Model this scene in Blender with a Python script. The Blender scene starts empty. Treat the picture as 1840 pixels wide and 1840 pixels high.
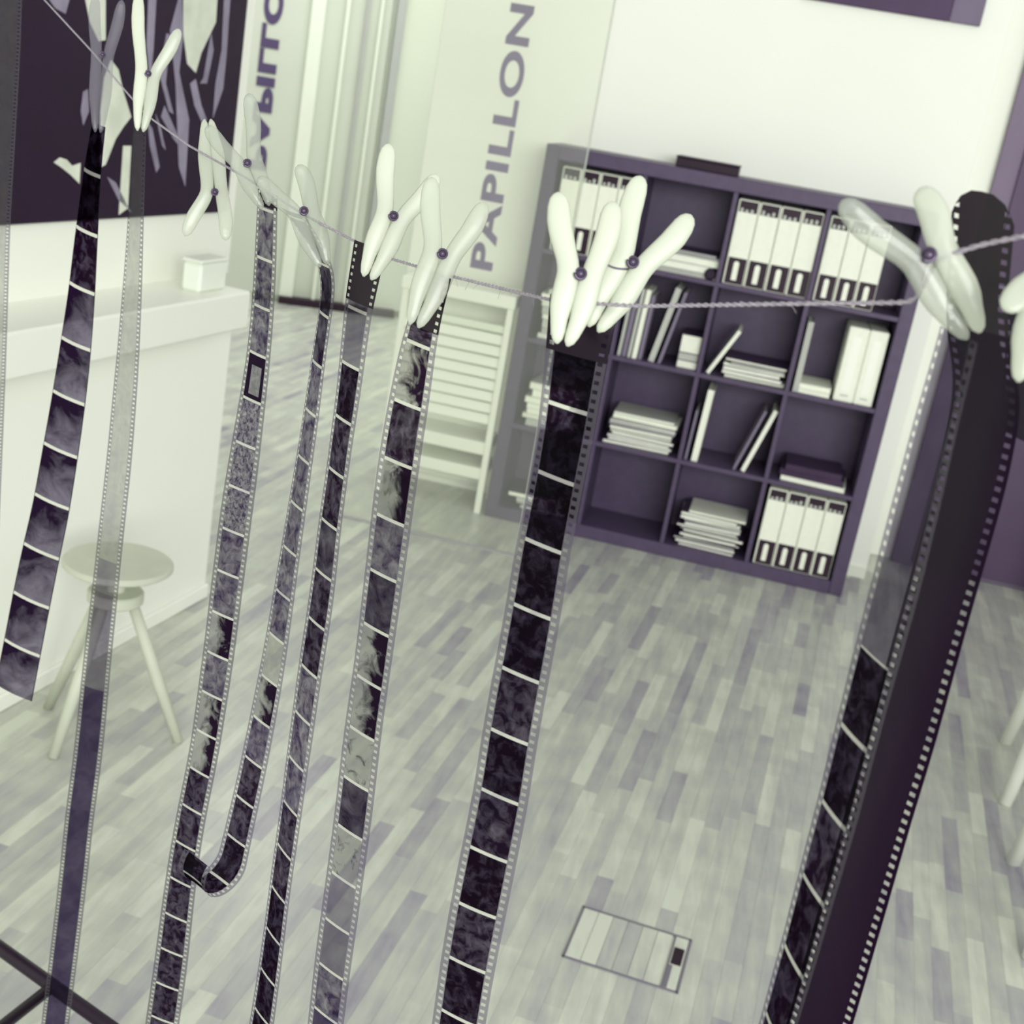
import bpy, bmesh, math, random
import numpy as np
from mathutils import Matrix, Vector
random.seed(7)
scene = bpy.context.scene
col = scene.collection

# ------------------------------------------------------------------ camera
F = 2391.2391                                   # focal length in pixels of the 1840 px frame
R = np.array([[0.96400047, 0.2078918, 0.16578328], [0.2188199, -0.26602778, -0.93880087], [-0.15106605, 0.94128116, -0.30194177]])
C = np.array([0.93036, -5.09886, 1.67664])
cd = bpy.data.cameras.new('camera'); cam = bpy.data.objects.new('camera', cd); col.objects.link(cam)
cd.sensor_width = 36.0; cd.lens = F / 1840 * 36.0; cd.clip_start = 0.02; cd.clip_end = 60
m = Matrix(((R[0][0], -R[1][0], -R[2][0], C[0]), (R[0][1], -R[1][1], -R[2][1], C[1]),
            (R[0][2], -R[1][2], -R[2][2], C[2]), (0, 0, 0, 1)))
cam.matrix_world = m
scene.camera = cam
cd.dof.use_dof = True; cd.dof.focus_distance = 0.95; cd.dof.aperture_fstop = 16.0

# ------------------------------------------------------------------ light
scene.view_settings.view_transform = 'Standard'
scene.view_settings.look = 'None'
scene.view_settings.gamma = 1.0
scene.view_settings.exposure = -0.12
w = bpy.data.worlds.new('world'); scene.world = w; w.use_nodes = True
w.node_tree.nodes['Background'].inputs[0].default_value = (0.97, 0.975, 0.955, 1)
w.node_tree.nodes['Background'].inputs[1].default_value = 0.76
def area(name, loc, size, energy, target, color=(0.99, 1.0, 0.975)):
    l = bpy.data.lights.new(name, 'AREA'); l.shape = 'RECTANGLE'; l.size, l.size_y = size
    l.energy = energy; l.color = color
    o = bpy.data.objects.new(name, l); col.objects.link(o); o.location = loc
    o.rotation_euler = (Vector(target) - Vector(loc)).to_track_quat('-Z', 'Y').to_euler()
    return o
area('window_front_offscreen', (3.6, -9.8, 2.9), (5.0, 2.6), 610, (0.2, -0.5, 0.9))   # shop front behind the camera
area('ceiling_lamp_far_offscreen', (-1.2, 2.4, 3.6), (3.0, 1.4), 75, (-1.2, 2.4, 0))

# ------------------------------------------------------------------ helpers
def ray(u, v): return R.T @ np.array([(u - 920) / F, (v - 920) / F, 1.0])
def at(u, v, z): return C + ray(u, v) * z
def onz(u, v, z=0.0): d = ray(u, v); return C + d * (z - C[2]) / d[2]
def ony(u, v, y): d = ray(u, v); return C + d * (y - C[1]) / d[1]
def proj(X): q = R @ (np.asarray(X) - C); return q[:2] / q[2] * F + 920

def lin(h):
    r = []
    for i in (0, 2, 4):
        c = int(h[i:i + 2], 16) / 255
        r.append(c / 12.92 if c <= 0.04045 else ((c + 0.055) / 1.055) ** 2.4)
    return r
MATS = {}
def mat(name, hexc, rough=0.6, var=0.06, scale=6.0, spec=0.3, alpha=None, metal=0.0, bump=0.0):
    if name in MATS: return MATS[name]
    m = bpy.data.materials.new(name); m.use_nodes = True; nt = m.node_tree
    b = nt.nodes['Principled BSDF']; b.inputs['Roughness'].default_value = rough
    b.inputs['Specular IOR Level'].default_value = spec; b.inputs['Metallic'].default_value = metal
    c = lin(hexc)
    tc = nt.nodes.new('ShaderNodeTexCoord'); n = nt.nodes.new('ShaderNodeTexNoise')
    n.inputs['Scale'].default_value = scale; n.inputs['Detail'].default_value = 4
    nt.links.new(tc.outputs['Object'], n.inputs['Vector'])
    r = nt.nodes.new('ShaderNodeValToRGB')
    r.color_ramp.elements[0].position = 0.3; r.color_ramp.elements[1].position = 0.7
    r.color_ramp.elements[0].color = [x * (1 - var) for x in c] + [1]
    r.color_ramp.elements[1].color = [min(1, x * (1 + var)) for x in c] + [1]
    nt.links.new(n.outputs['Fac'], r.inputs['Fac']); nt.links.new(r.outputs['Color'], b.inputs['Base Color'])
    if bump:
        bp = nt.nodes.new('ShaderNodeBump'); bp.inputs['Strength'].default_value = bump; bp.inputs['Distance'].default_value = 0.002
        nt.links.new(n.outputs['Fac'], bp.inputs['Height']); nt.links.new(bp.outputs['Normal'], b.inputs['Normal'])
    if alpha is not None:
        out = nt.nodes['Material Output']; tr = nt.nodes.new('ShaderNodeBsdfTransparent')
        tr.inputs[0].default_value = (0.97, 0.98, 0.95, 1)
        mx = nt.nodes.new('ShaderNodeMixShader'); mx.inputs[0].default_value = alpha
        nt.links.new(tr.outputs[0], mx.inputs[1]); nt.links.new(b.outputs[0], mx.inputs[2]); nt.links.new(mx.outputs[0], out.inputs[0])
    MATS[name] = m; return m

def translucent(m, fac, hexc):
    nt = m.node_tree; out = nt.nodes['Material Output']; src = out.inputs[0].links[0].from_socket
    t = nt.nodes.new('ShaderNodeBsdfTranslucent'); t.inputs[0].default_value = lin(hexc) + [1]; mx = nt.nodes.new('ShaderNodeMixShader'); mx.inputs[0].default_value = fac
    nt.links.new(src, mx.inputs[1]); nt.links.new(t.outputs[0], mx.inputs[2]); nt.links.new(mx.outputs[0], out.inputs[0]); return m
def tag(o, label=None, cat=None, group=None, kind=None):
    if label: o['label'] = label
    if cat: o['category'] = cat
    if group: o['group'] = group
    if kind: o['kind'] = kind
    return o
def link(name, me, mats, parent=None):
    o = bpy.data.objects.new(name, me); col.objects.link(o)
    for m_ in (mats if isinstance(mats, (list, tuple)) else [mats]):
        if m_: me.materials.append(m_)
    if parent: o.parent = parent
    return o
def empty(name, loc=(0, 0, 0), rz=0):
    o = bpy.data.objects.new(name, None); col.objects.link(o); o.empty_display_size = 0.05
    o.location = loc; o.rotation_euler = (0, 0, rz); return o
class MB:
    """collects shapes for ONE mesh object"""
    def __init__(s): s.v = []; s.f = []; s.mi = []; s.smooth = []
    def add(s, vs, fs, mi=0, sm=False):
        o = len(s.v); s.v += [tuple(map(float, a)) for a in vs]
        for f_ in fs: s.f.append([o + i for i in f_]); s.mi.append(mi); s.smooth.append(sm)
    def box(s, lo, hi, mi=0, M=None, bev=0.0):
        x0, y0, z0 = lo; x1, y1, z1 = hi
        if bev > 0:
            b = min(bev, .45 * min(x1 - x0, y1 - y0, z1 - z0))
            # chamfered box: 24 verts
            vs = []; idx = {}
            for ix, sx in enumerate((x0, x1)):
                for iy, sy in enumerate((y0, y1)):
                    for iz, sz in enumerate((z0, z1)):
                        dx = b if ix == 0 else -b; dy = b if iy == 0 else -b; dz = b if iz == 0 else -b
                        for k, p_ in enumerate(((sx, sy + dy, sz + dz), (sx + dx, sy, sz + dz), (sx + dx, sy + dy, sz))):
                            idx[ix, iy, iz, k] = len(vs); vs.append(p_)
            fs = []
            for i in (0, 1):
                fs.append([idx[i, 0, 0, 0], idx[i, 1, 0, 0], idx[i, 1, 1, 0], idx[i, 0, 1, 0]][::(1 if i else -1)])
                fs.append([idx[0, i, 0, 1], idx[1, i, 0, 1], idx[1, i, 1, 1], idx[0, i, 1, 1]][::(-1 if i else 1)])
                fs.append([idx[0, 0, i, 2], idx[1, 0, i, 2], idx[1, 1, i, 2], idx[0, 1, i, 2]][::(1 if i else -1)])
            for i in (0, 1):
                for j in (0, 1):
                    fs.append([idx[i, j, 0, 0], idx[i, j, 1, 0], idx[i, j, 1, 1], idx[i, j, 0, 1]])
                    fs.append([idx[i, 0, j, 0], idx[i, 1, j, 0], idx[i, 1, j, 2], idx[i, 0, j, 2]])
                    fs.append([idx[0, i, j, 1], idx[1, i, j, 1], idx[1, i, j, 2], idx[0, i, j, 2]])
                    for k in (0, 1): fs.append([idx[i, j, k, 0], idx[i, j, k, 1], idx[i, j, k, 2]])
        else:
            vs = [(x, y, z) for x in (x0, x1) for y in (y0, y1) for z in (z0, z1)]
            fs = [(0, 1, 3, 2), (4, 6, 7, 5), (0, 4, 5, 1), (2, 3, 7, 6), (0, 2, 6, 4), (1, 5, 7, 3)]
        if M is not None: vs = [tuple(M @ Vector(a)) for a in vs]
        s.add(vs, fs, mi); return s
    def tube(s, pts, rad, n=10, mi=0, caps=True):
        pts = [np.asarray(a, float) for a in pts]; rs = rad if hasattr(rad, '__len__') else [rad] * len(pts)
        vs = []; up = None
        for i, p_ in enumerate(pts):
            t = pts[min(i + 1, len(pts) - 1)] - pts[max(i - 1, 0)]; t /= np.linalg.norm(t)
            if up is None:
                up = np.cross(t, [0.3, 0.5, 0.8]); up /= np.linalg.norm(up)
            up = up - t * (up @ t); up /= np.linalg.norm(up); sd = np.cross(t, up)
            for k in range(n):
                a = 2 * math.pi * k / n; vs.append(p_ + rs[i] * (math.cos(a) * up + math.sin(a) * sd))
        fs = []
        for i in range(len(pts) - 1):
            for k in range(n):
                fs.append((i * n + k, i * n + (k + 1) % n, (i + 1) * n + (k + 1) % n, (i + 1) * n + k))
        if caps: fs.append(tuple(range(n))[::-1]); fs.append(tuple((len(pts) - 1) * n + k for k in range(n)))
        s.add(vs, fs, mi, True); return s
    def lathe(s, prof, c=(0, 0, 0), n=40, mi=0):
        vs = []; fs = []
        for r_, z_ in prof:
            for k in range(n):
                a = 2 * math.pi * k / n; vs.append((c[0] + r_ * math.cos(a), c[1] + r_ * math.sin(a), c[2] + z_))
        for i in range(len(prof) - 1):
            for k in range(n): fs.append((i * n + k, i * n + (k + 1) % n, (i + 1) * n + (k + 1) % n, (i + 1) * n + k))
        fs.append(tuple(range(n))[::-1]); fs.append(tuple((len(prof) - 1) * n + k for k in range(n)))
        s.add(vs, fs, mi, False); return s
    def prism(s, poly, vec, mi=0):
        n = len(poly); poly = [np.asarray(a, float) for a in poly]; vec = np.asarray(vec, float)
        s.add(poly + [a + vec for a in poly], [tuple(range(n))[::-1], tuple(range(n, 2 * n))] + [(i, (i + 1) % n, n + (i + 1) % n, n + i) for i in range(n)], mi); return s
    def mesh(s, name):
        me = bpy.data.meshes.new(name); me.from_pydata(s.v, [], s.f)
        me.polygons.foreach_set('material_index', s.mi); me.polygons.foreach_set('use_smooth', s.smooth)
        bm = bmesh.new(); bm.from_mesh(me); bmesh.ops.recalc_face_normals(bm, faces=bm.faces); bm.to_mesh(me); bm.free()
        me.update(); return me
    def build(s, name, mats, parent=None): return link(name, s.mesh(name), mats, parent)
def box(name, lo, hi, mt, parent=None, bev=0.003, M=None): return MB().box(lo, hi, bev=bev, M=M).build(name, mt, parent)

# ------------------------------------------------------------------ materials
WALL = mat('wall_paint', 'f2f5ea', 0.8, 0.015, 1.5)
WALLG = mat('wall_paint_grey', 'd9e0d0', 0.8, 0.02, 1.5)
SILL = mat('white_lacquer', 'f1f4e8', 0.35, 0.01, 2, 0.5)
FRAMEW = mat('white_frame', 'e6ecdc', 0.5, 0.02)
GREYG = mat('grey_green_panel', 'ccd2c3', 0.6, 0.03, 2)
LINE = mat('grey_line', 'b3b6b1', 0.6, 0.03)
PURPLE = mat('shelf_laminate', '4d405b', 0.45, 0.10, 30, 0.4)
PURPLEB = PURPLE
DARK = mat('dark_purple', '210c28', 0.55, 0.15, 8)
BLACK = mat('black_plastic', '22081f', 0.45, 0.10, 10)
DOOR = mat('dark_door', '77697f', 0.5, 0.08, 3)
DOORD = mat('dark_door_panel', '55455f', 0.5, 0.08, 3)
PAPER = mat('paper_white', 'ecf0e0', 0.8, 0.03, 30)
PAPERG = mat('paper_grey', 'b9bcb4', 0.8, 0.04, 30)
PAPERD = mat('paper_lilac', '7d7488', 0.8, 0.06, 30)
COVER = mat('dark_cover', '3a2744', 0.5, 0.10, 20)
STOOL = mat('stool_wood', 'c3c8b6', 0.5, 0.06, 9, bump=0.1)
STOOLD = STOOL
TWINE = mat('twine', 'a29ca4', 0.9, 0.25, 400)
PRINT = mat('printed_letter', '86818d', 0.7, 0.05)
PRINTD = mat('printed_letter_dark', '55486a', 0.7, 0.05)
HATCHL = mat('hatch_joint', '75707a', 0.7, 0.08)
PLASTIC = mat('peg_plastic', 'd4dac9', 0.35, 0.03, 20, 0.5)
PLASTICT = mat('peg_plastic_clear', 'd3d9ca', 0.25, 0.03, 20, 0.6, alpha=0.62)
PLASTICC = mat('peg_plastic_glassy', 'aab0a4', 0.2, 0.03, 20, 0.7, alpha=0.45)
PLASTICD = mat('peg_plastic_smoke', '8b8795', 0.2, 0.03, 20, 0.7, alpha=0.28)
translucent(PLASTIC, .3, 'e6e9dc'); translucent(PLASTICT, .25, 'dde1d4')
STEEL = mat('spring_steel', '5a4f64', 0.35, 0.05, 50, 0.5, metal=0.6)
GLASS = mat('partition_glass', 'eff3ea', 0.1, 0.0, 1, 0.5, alpha=0.08)

def floor_mat():
    m = bpy.data.materials.new('parquet_wood'); m.use_nodes = True; nt = m.node_tree; b = nt.nodes['Principled BSDF']
    at_ = nt.nodes.new('ShaderNodeAttribute'); at_.attribute_name = 'tone'
    tc = nt.nodes.new('ShaderNodeTexCoord'); mp = nt.nodes.new('ShaderNodeMapping')
    mp.inputs['Rotation'].default_value = (0, 0, 0.0677); mp.inputs['Scale'].default_value = (30, 3.4, 1)
    n = nt.nodes.new('ShaderNodeTexNoise'); n.inputs['Scale'].default_value = 1.0; n.inputs['Detail'].default_value = 5; n.inputs['Roughness'].default_value = .65
    nt.links.new(tc.outputs['Object'], mp.inputs['Vector']); nt.links.new(mp.outputs[0], n.inputs['Vector'])
    n2 = nt.nodes.new('ShaderNodeTexNoise'); n2.inputs['Scale'].default_value = 9; n2.inputs['Detail'].default_value = 3
    nt.links.new(tc.outputs['Object'], n2.inputs['Vector'])
    ad = nt.nodes.new('ShaderNodeMath'); ad.operation = 'MULTIPLY_ADD'; ad.inputs[1].default_value = 0.62
    nt.links.new(n.outputs['Fac'], ad.inputs[0]); nt.links.new(at_.outputs['Fac'], ad.inputs[2])
    a2 = nt.nodes.new('ShaderNodeMath'); a2.operation = 'MULTIPLY_ADD'; a2.inputs[1].default_value = 0.34
    nt.links.new(n2.outputs['Fac'], a2.inputs[0]); nt.links.new(ad.outputs[0], a2.inputs[2])
    r = nt.nodes.new('ShaderNodeValToRGB'); e = r.color_ramp.elements
    e[0].position = 0.30; e[0].color = lin('766f82') + [1]
    e[1].position = 1.20 if False else 0.98; e[1].color = lin('ced3c3') + [1]
    for p_, h in ((0.50, '9a989f'), (0.68, 'adafaa'), (0.82, 'bbbfb2')):
        x = e.new(p_); x.color = lin(h) + [1]
    nt.links.new(a2.outputs[0], r.inputs['Fac']); nt.links.new(r.outputs['Color'], b.inputs['Base Color'])
    b.inputs['Roughness'].default_value = 0.30; b.inputs['Specular IOR Level'].default_value = 0.5
    return m
WOOD = floor_mat()

# ------------------------------------------------------------------ floor
ANG = 0.0677
fl = tag(box('floor', (-4.2, -6.2, -0.10), (3.6, 5.2, -0.012), mat('floor_joint', 'b4b6b0', 0.8), bev=0), kind='structure')
pd = np.array([math.sin(ANG), math.cos(ANG)]); pn = np.array([math.cos(ANG), -math.sin(ANG)])
BW = 0.040
blocks = []
rr = random.Random(3)
for i in range(-112, 96):
    t = -6.2 + rr.random() * .3
    while t < 5.4:
        L = rr.uniform(0.20, 0.50)
        q = rr.random()
        tone = rr.gauss(0.28, 0.055)
        if q < 0.10: tone = rr.uniform(0.0, 0.15)
        elif q < 0.28: tone = rr.uniform(0.36, 0.48)
        c = pn * (i * BW) + pd * (t + L / 2)
        if -4.15 < c[0] < 3.5 and -6.1 < c[1] < 5.1: blocks.append((i, t, L, tone, c))
        t += L
def block_verts(i, t, L):
    g = 0.00012; top = 0.0; ch = 0.00025
    vs = []
    for (dz, ins) in ((-0.0125, 0), (top - ch, 0), (top, ch)):
        for sx, sy in ((0, 0), (1, 0), (1, 1), (0, 1)):
            a = i * BW + (g + ins if sx == 0 else BW - g - ins); b_ = t + (g + ins if sy == 0 else L - g - ins)
            p_ = pn * a + pd * b_; vs.append((p_[0], p_[1], dz))
    fs = [(8, 9, 10, 11)]
    for k in (0, 4):
        for j in range(4): fs.append((k + j, k + (j + 1) % 4, k + 4 + (j + 1) % 4, k + 4 + j))
    return vs, fs
def vis_score(b_):
    c = b_[4]; X = np.array([c[0], c[1], 0.0]); q = R @ (X - C)
    if q[2] < 0.3: return -1
    u, v = q[:2] / q[2] * F + 920
    wl = (X[0] + 0.60) * math.cos(.12) - (X[1] + 1.57) * math.sin(.12)
    if not (-20 < u < 1860 and -20 < v < 1860): return -1
    if wl < 0 and X[1] < -1.3: return -1
    if X[1] > -.02 and X[0] > -.45 and X[0] < 1.5: return -1
    return 1 / q[2] ** 2
sc = sorted(range(len(blocks)), key=lambda k: -vis_score(blocks[k]))
near = set(sc[:300])
rest = MB(); rtone = []
def tone_attr(me, tones):
    a = me.attributes.new('tone', 'FLOAT', 'FACE'); a.data.foreach_set('value', tones)
for k, (i, t, L, tone, c) in enumerate(blocks):
    vs, fs = block_verts(i, t, L)
    if k in near:
        me = bpy.data.meshes.new('parquet_block'); me.from_pydata(vs, [], fs); tone_attr(me, [tone] * len(fs)); me.update()
        link('parquet_block', me, WOOD, fl)
    else:
        rest.add(vs, fs); rtone += [tone] * len(fs)
me = bpy.data.meshes.new('parquet_blocks'); me.from_pydata(rest.v, [], rest.f); tone_attr(me, rtone); me.update()
tag(link('parquet_blocks', me, WOOD, fl), kind='stuff')

# ------------------------------------------------------------------ walls
YB = 0.30
tag(box('wall_back', (-0.55, YB, 0), (1.56, YB + 0.14, 3.3), WALL), kind='structure')
tag(box('wall_right', (1.40, 0.68, 0), (3.4, 0.80, 3.3), WALL), kind='structure')
tag(box('trim_1', (1.455, YB - 0.012, 0), (1.56, YB + 0.002, 0.05), FRAMEW), kind='structure')
# dark door in the right hand wall
d1 = tag(empty('door_1', (1.69, 0.66, 0)), kind='structure')
dl_ = box('door_leaf', (1.69 - 1.69, -0.02, 0.0), (1.0, 0.019, 2.6), DOOR, d1)
for z0, z1 in ((0.02, 1.2), (1.24, 2.45)): box('door_panel', (0.085, -0.035, z0), (0.9, -0.019, z1), DOORD, d1)
MB().tube([(0.045, -0.02, 1.02), (0.045, -0.06, 1.02), (0.13, -0.06, 1.02)], 0.008).build('door_handle', STEEL, dl_)

# left window bay : local frame s (along wall), o (out of the wall into the room), z
a = 0.11995; wd = np.array([math.sin(a), math.cos(a), 0]); wn = np.array([math.cos(a), -math.sin(a), 0])
Q = onz(315, 1100)
WM = Matrix(((wd[0], wn[0], 0, Q[0]), (wd[1], wn[1], 0, Q[1]), (0, 0, 1, 0), (0, 0, 0, 1)))
tag(box('wall_left', (-3.6, -0.45, 0), (0.165, 0.0, 0.90), WALL, M=WM), kind='structure')
tag(box('window_1', (-3.6, -0.45, 0.995), (0.285, -0.10, 3.2), SILL, M=WM), kind='structure')
ws = tag(box('trim_2', (-3.6, -0.44, 0.893), (0.075, 0.10, 1.0), SILL, M=WM, bev=0.006), kind='structure')
tag(box('baseboard_left', (-3.6, 0.0, 0.0), (0.166, 0.012, 0.045), WALL, M=WM), kind='structure')
# dark picture panel with pale plant-like shapes
def onleft(u, v, off):
    P = Q + wn * off; r = ray(u, v); return C + r * (((P - C) @ wn) / (r @ wn))
post = tag(empty('wall_picture', tuple(WM @ Vector((0.2, -0.1, 1.19)))), 'large dark picture with pale leaf shapes above the white window ledge', 'picture')
Mi = Matrix.Translation(-Vector(post.location))
box('picture_board', (-2.2, -0.099, 1.185), (0.216, -0.085, 3.0), DARK, post, M=Mi @ WM)
PALE = mat('pale_print', 'd3d9c8', 0.7, 0.12, 14)
PALEG = mat('pale_print_grey', '8d8698', 0.7, 0.2, 14)
shapes = [([(200, 108), (213, 125), (222, 165), (236, 210), (222, 228), (208, 250), (190, 296), (182, 300), (181, 200), (188, 140)], 1),
          ([(97, 292), (108, 283), (120, 287), (130, 298), (145, 293), (143, 330), (128, 315), (112, 302)], 1),
          ([(150, -20), (190, -20), (190, 72), (178, 74), (162, 40)], 1),
          ([(330, -20), (392, -20), (388, 40), (362, 95), (352, 131), (337, 115), (330, 60)], 1),
          ([(306, 55), (326, -20), (330, 60), (322, 130), (340, 215), (333, 335), (322, 300), (316, 150)], 0),
          ([(404, -20), (415, -20), (407, 100), (401, 160), (383, 212), (388, 150), (399, 90)], 0),
          ([(266, 218), (274, 232), (287, 300), (281, 310), (270, 262)], 0),
          ([(280, 205), (288, 225), (298, 270), (292, 262)], 0),
          ([(193, 318), (208, 328), (236, 382), (214, 360)], 0),
          ([(222, 262), (236, 262), (230, 374), (214, 386)], 1),
          ([(286, 130), (300, 60), (306, 62), (298, 150), (312, 205), (304, 200)], 0),
          ([(75, -20), (130, -20), (118, 25), (100, 15)], 0),
          ([(268, -20), (282, -20), (276, 90), (270, 150), (264, 80)], 0), ([(342, 150), (352, 142), (362, 190), (372, 215), (364, 222), (350, 190)], 0),
          ([(290, 210), (296, 190), (318, 240), (322, 262), (312, 250)], 0), ([(150, 165), (158, 160), (160, 200), (150, 225), (146, 200)], 0), ([(360, 150), (366, 140), (380, 60), (384, 90), (372, 150)], 0)]
for poly, w_ in shapes:
    pts = [onleft(u, v, -0.0835) - np.array(post.location) for u, v in poly]
    MB().prism(pts, -wn * 0.003).build('pale_shape', PALE if w_ else PALEG, post)
pb = tag(empty('ledge_box', tuple(onz(365, 520, 1.0))), 'small pale box standing on the white window ledge', 'box')
bx_ = WM.to_3x3().to_4x4()
MB().box((-0.07, -0.03, -0.0005), (0.07, 0.03, 0.08), M=bx_, bev=0.008).build('box_body', mat('pale_green_box', 'e6ecdf', 0.6, 0.02), pb)
MB().box((-0.072, -0.032, 0.08), (0.072, 0.032, 0.09), M=bx_, bev=0.004).build('box_lid', mat('pale_green_box', 'e6ecdf'), pb)

# far entrance with glazed doors and mirrored lettering
T1 = np.array([-2.308, 3.593, 0]); T2 = np.array([-1.301, 4.022, 0]); fd = (T2 - T1) / np.linalg.norm(T2 - T1); fn = np.array([-fd[1], fd[0], 0])
FM = Matrix(((fd[0], fn[0], 0, T1[0]), (fd[1], fn[1], 0, T1[1]), (0, 0, 1, 0), (0, 0, 0, 1)))
tag(box('wall_far', (-3.0, 0.06, 0), (4.5, 0.2, 3.3), WALLG, M=FM), kind='structure')
dd = tag(empty('door_2', tuple(T1), math.atan2(fd[1], fd[0])), kind='structure')
for s0, s1, mt_ in ((-1.6, -0.62, WALLG), (-0.6, 0.0, GREYG), (0.03, 0.50, GREYG), (0.58, 0.90, WALLG), (0.93, 1.5, WALLG)):
    box('door_pane', (s0, 0.02, 0.04), (s1, 0.06, 2.9), mt_, dd)
for s0, s1, mt_ in ((-0.62, -0.58, LINE), (-0.02, 0.07, FRAMEW), (0.20, 0.225, FRAMEW), (0.33, 0.35, LINE), (0.42, 0.44, FRAMEW), (0.53, 0.585, LINE), (0.86, 0.885, LINE), (0.885, 0.98, SILL)):
    box('door_stile', (s0, -0.02, 0.02), (s1, 0.06, 2.9), mt_, dd)
th = tag(box('threshold_strip', (-0.02, -0.06, 0), (0.78, 0.019, 0.05), BLACK, M=FM), 'black rubber strip on the floor below the far glazed doors', 'strip')

def text_mesh(name, body, size, extr, M, mt_, parent, bold=0.0, sx=1.0):
    cu = bpy.data.curves.new(name, 'FONT'); cu.body = body; cu.size = size; cu.extrude = extr; cu.offset = bold
    cu.align_x = 'LEFT'; cu.space_character = 1.08
    o = bpy.data.objects.new('tmp', cu); col.objects.link(o)
    dg = bpy.context.evaluated_depsgraph_get(); me = bpy.data.meshes.new_from_object(o.evaluated_get(dg))
    bpy.data.objects.remove(o); me.name = name
    xs = [v.co.x for v in me.vertices]; k = sx / (max(xs) - min(xs)); x0 = min(xs)
    for v in me.vertices: v.co.x = (v.co.x - x0) * k; v.co = M @ v.co
    me.materials.clear(); return link(name, me, mt_, parent)
# mirrored word on the far door (seen from inside): runs up the pane
Mf = Matrix(((0, 1, 0, 0), (0, 0, 1, 0), (1, 0, 0, 0), (0, 0, 0, 1)))
text_mesh('door_lettering', 'PAPILLON', 0.15, 0.002, Matrix.Translation((-0.31, 0.016, 0.86)) @ Mf, PRINTD, dd, 0.008, 1.4)

# glass partition with the word PAPILLON running up
gp = tag(empty('glass_partition', (-0.15, -0.40, 0)), 'tall clear glass pane with grey PAPILLON lettering beside the dark shelf', 'glass')
box('pane', (-0.34, -0.005, 0.0), (0.366, 0.005, 2.6), GLASS, gp, bev=0.001)
Mg = Matrix(((0, -1, 0, 0.10), (0, 0, 1, -0.0052), (1, 0, 0, 1.035), (0, 0, 0, 1)))
text_mesh('lettering', 'PAPILLON', 0.110, 0.0008, Mg, PRINT, gp, 0.0035, 0.90)
box('edge_strip', (0.3655, -0.006, 0.0), (0.371, 0.006, 2.6), mat('glass_edge', 'cfd6cb', 0.3, 0.02, alpha=0.55), gp, bev=0.001)
box('floor_channel', (-0.34, -0.009, 0.0), (0.37, 0.009, 0.006), mat('channel', 'a3a3a4', 0.5), gp, bev=0.001)

# picture high on the back wall
pc = tag(empty('framed_picture', (1.127, YB, 2.155)), 'dark framed picture hung high on the white wall above the shelf', 'picture')
box('picture_sheet', (-0.33, -0.018, 0.0), (0.215, 0.0005, 0.75), mat('dark_sheet', '4d3c58', 0.6, 0.15, 6), pc)
box('picture_side', (0.215, -0.018, 0.0), (0.327, 0.0005, 0.75), mat('lighter_sheet', '70677a', 0.6, 0.1, 6), pc)

# ------------------------------------------------------------------ shelf unit
SW, SH, SD = 1.459, 1.49, 0.295
sh = tag(empty('shelf_unit', (SW / 2, 0, 0)), 'dark purple four by four cube shelf unit against the white wall', 'shelf')
def sbox(n, lo, hi, mt_=PURPLE, bev=0.003):
    return box(n, (lo[0] - SW / 2, lo[1], lo[2]), (hi[0] - SW / 2, hi[1], hi[2]), mt_, sh, bev)
TO, TI = 0.052, 0.017
sbox('side_panel', (0, 0, 0), (TO, SD, SH)); sbox('side_panel', (SW - TO, 0, 0), (SW, SD, SH))
sbox('top_panel', (TO - .001, 0.0005, SH - TO), (SW - TO + .001, SD, SH)); sbox('bottom_panel', (TO - .001, 0.0005, 0), (SW - TO + .001, SD, TO))
CWd = (SW - 2 * TO - 3 * TI) / 4; RH = (SH - 2 * TO - 3 * TI) / 4
cx = [TO + i * (CWd + TI) for i in range(4)]; rz = [SH - TO - RH - i * (RH + TI) for i in range(4)]
for i in range(3): sbox('shelf_board', (TO - .001, 0.004, rz[i] - TI), (SW - TO + .001, SD - .006, rz[i]), bev=0.001)
for i in range(1, 4):
    for r_ in range(4): sbox('divider', (cx[i] - TI, 0.006, rz[r_] - .001), (cx[i], SD - .006, rz[r_] + RH + .001), bev=0.001)
sbox('back_panel', (TO - .001, SD - 0.007, TO), (SW - TO + .001, SD, SH - TO), PURPLEB, 0)

ORD = ['first', 'second', 'third', 'fourth']; ROW = ['top', 'second', 'third', 'bottom']
def binder(x, z, wd_, ht, row, n):
    b = tag(empty('ring_binder', (x + wd_ / 2, 0.02, z)), 'white ring binder with black labels in the %s row, %s' % (ROW[row], n[0]), 'binder', n[1])
    h = wd_ / 2 - 0.0012
    box('cover', (-h, 0.0, 0.0), (h, 0.24, ht), PAPER, b, 0.003)
    tl_ = box('top_label', (-h + .006, -0.0012, ht * .855), (h - .004, 0.001, ht * .985), BLACK, b, 0)
    tx = MB()
    rr_ = random.Random(int(x * 1000))
    for k in range(3):
        xa = -h + .012 + k * (2 * h - .02) / 3; tx.box((xa, -0.0016, ht * (.85 + .02 * rr_.random())), (xa + .010, -0.001, ht * (.885 + .03 * rr_.random())))
    tx.build('label_mark', PAPERG, tl_)
    bl_ = box('base_label', (-h + .007, -0.0012, 0.004), (h - .002, 0.001, ht * .32), BLACK, b, 0)
    sl = MB(); wv = h * .26; pts = []
    for k in range(9):
        t_ = math.pi * k / 8; pts.append((wv * math.cos(t_) + .001, -0.0022, ht * .25 + wv * math.sin(t_)))
    pts += [(-wv + .001, -0.0022, ht * .055), (wv + .001, -0.0022, ht * .055)]
    sl.prism(pts, (0, 0.0012, 0)).build('finger_slot', PAPER, bl_)
    return b
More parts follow.
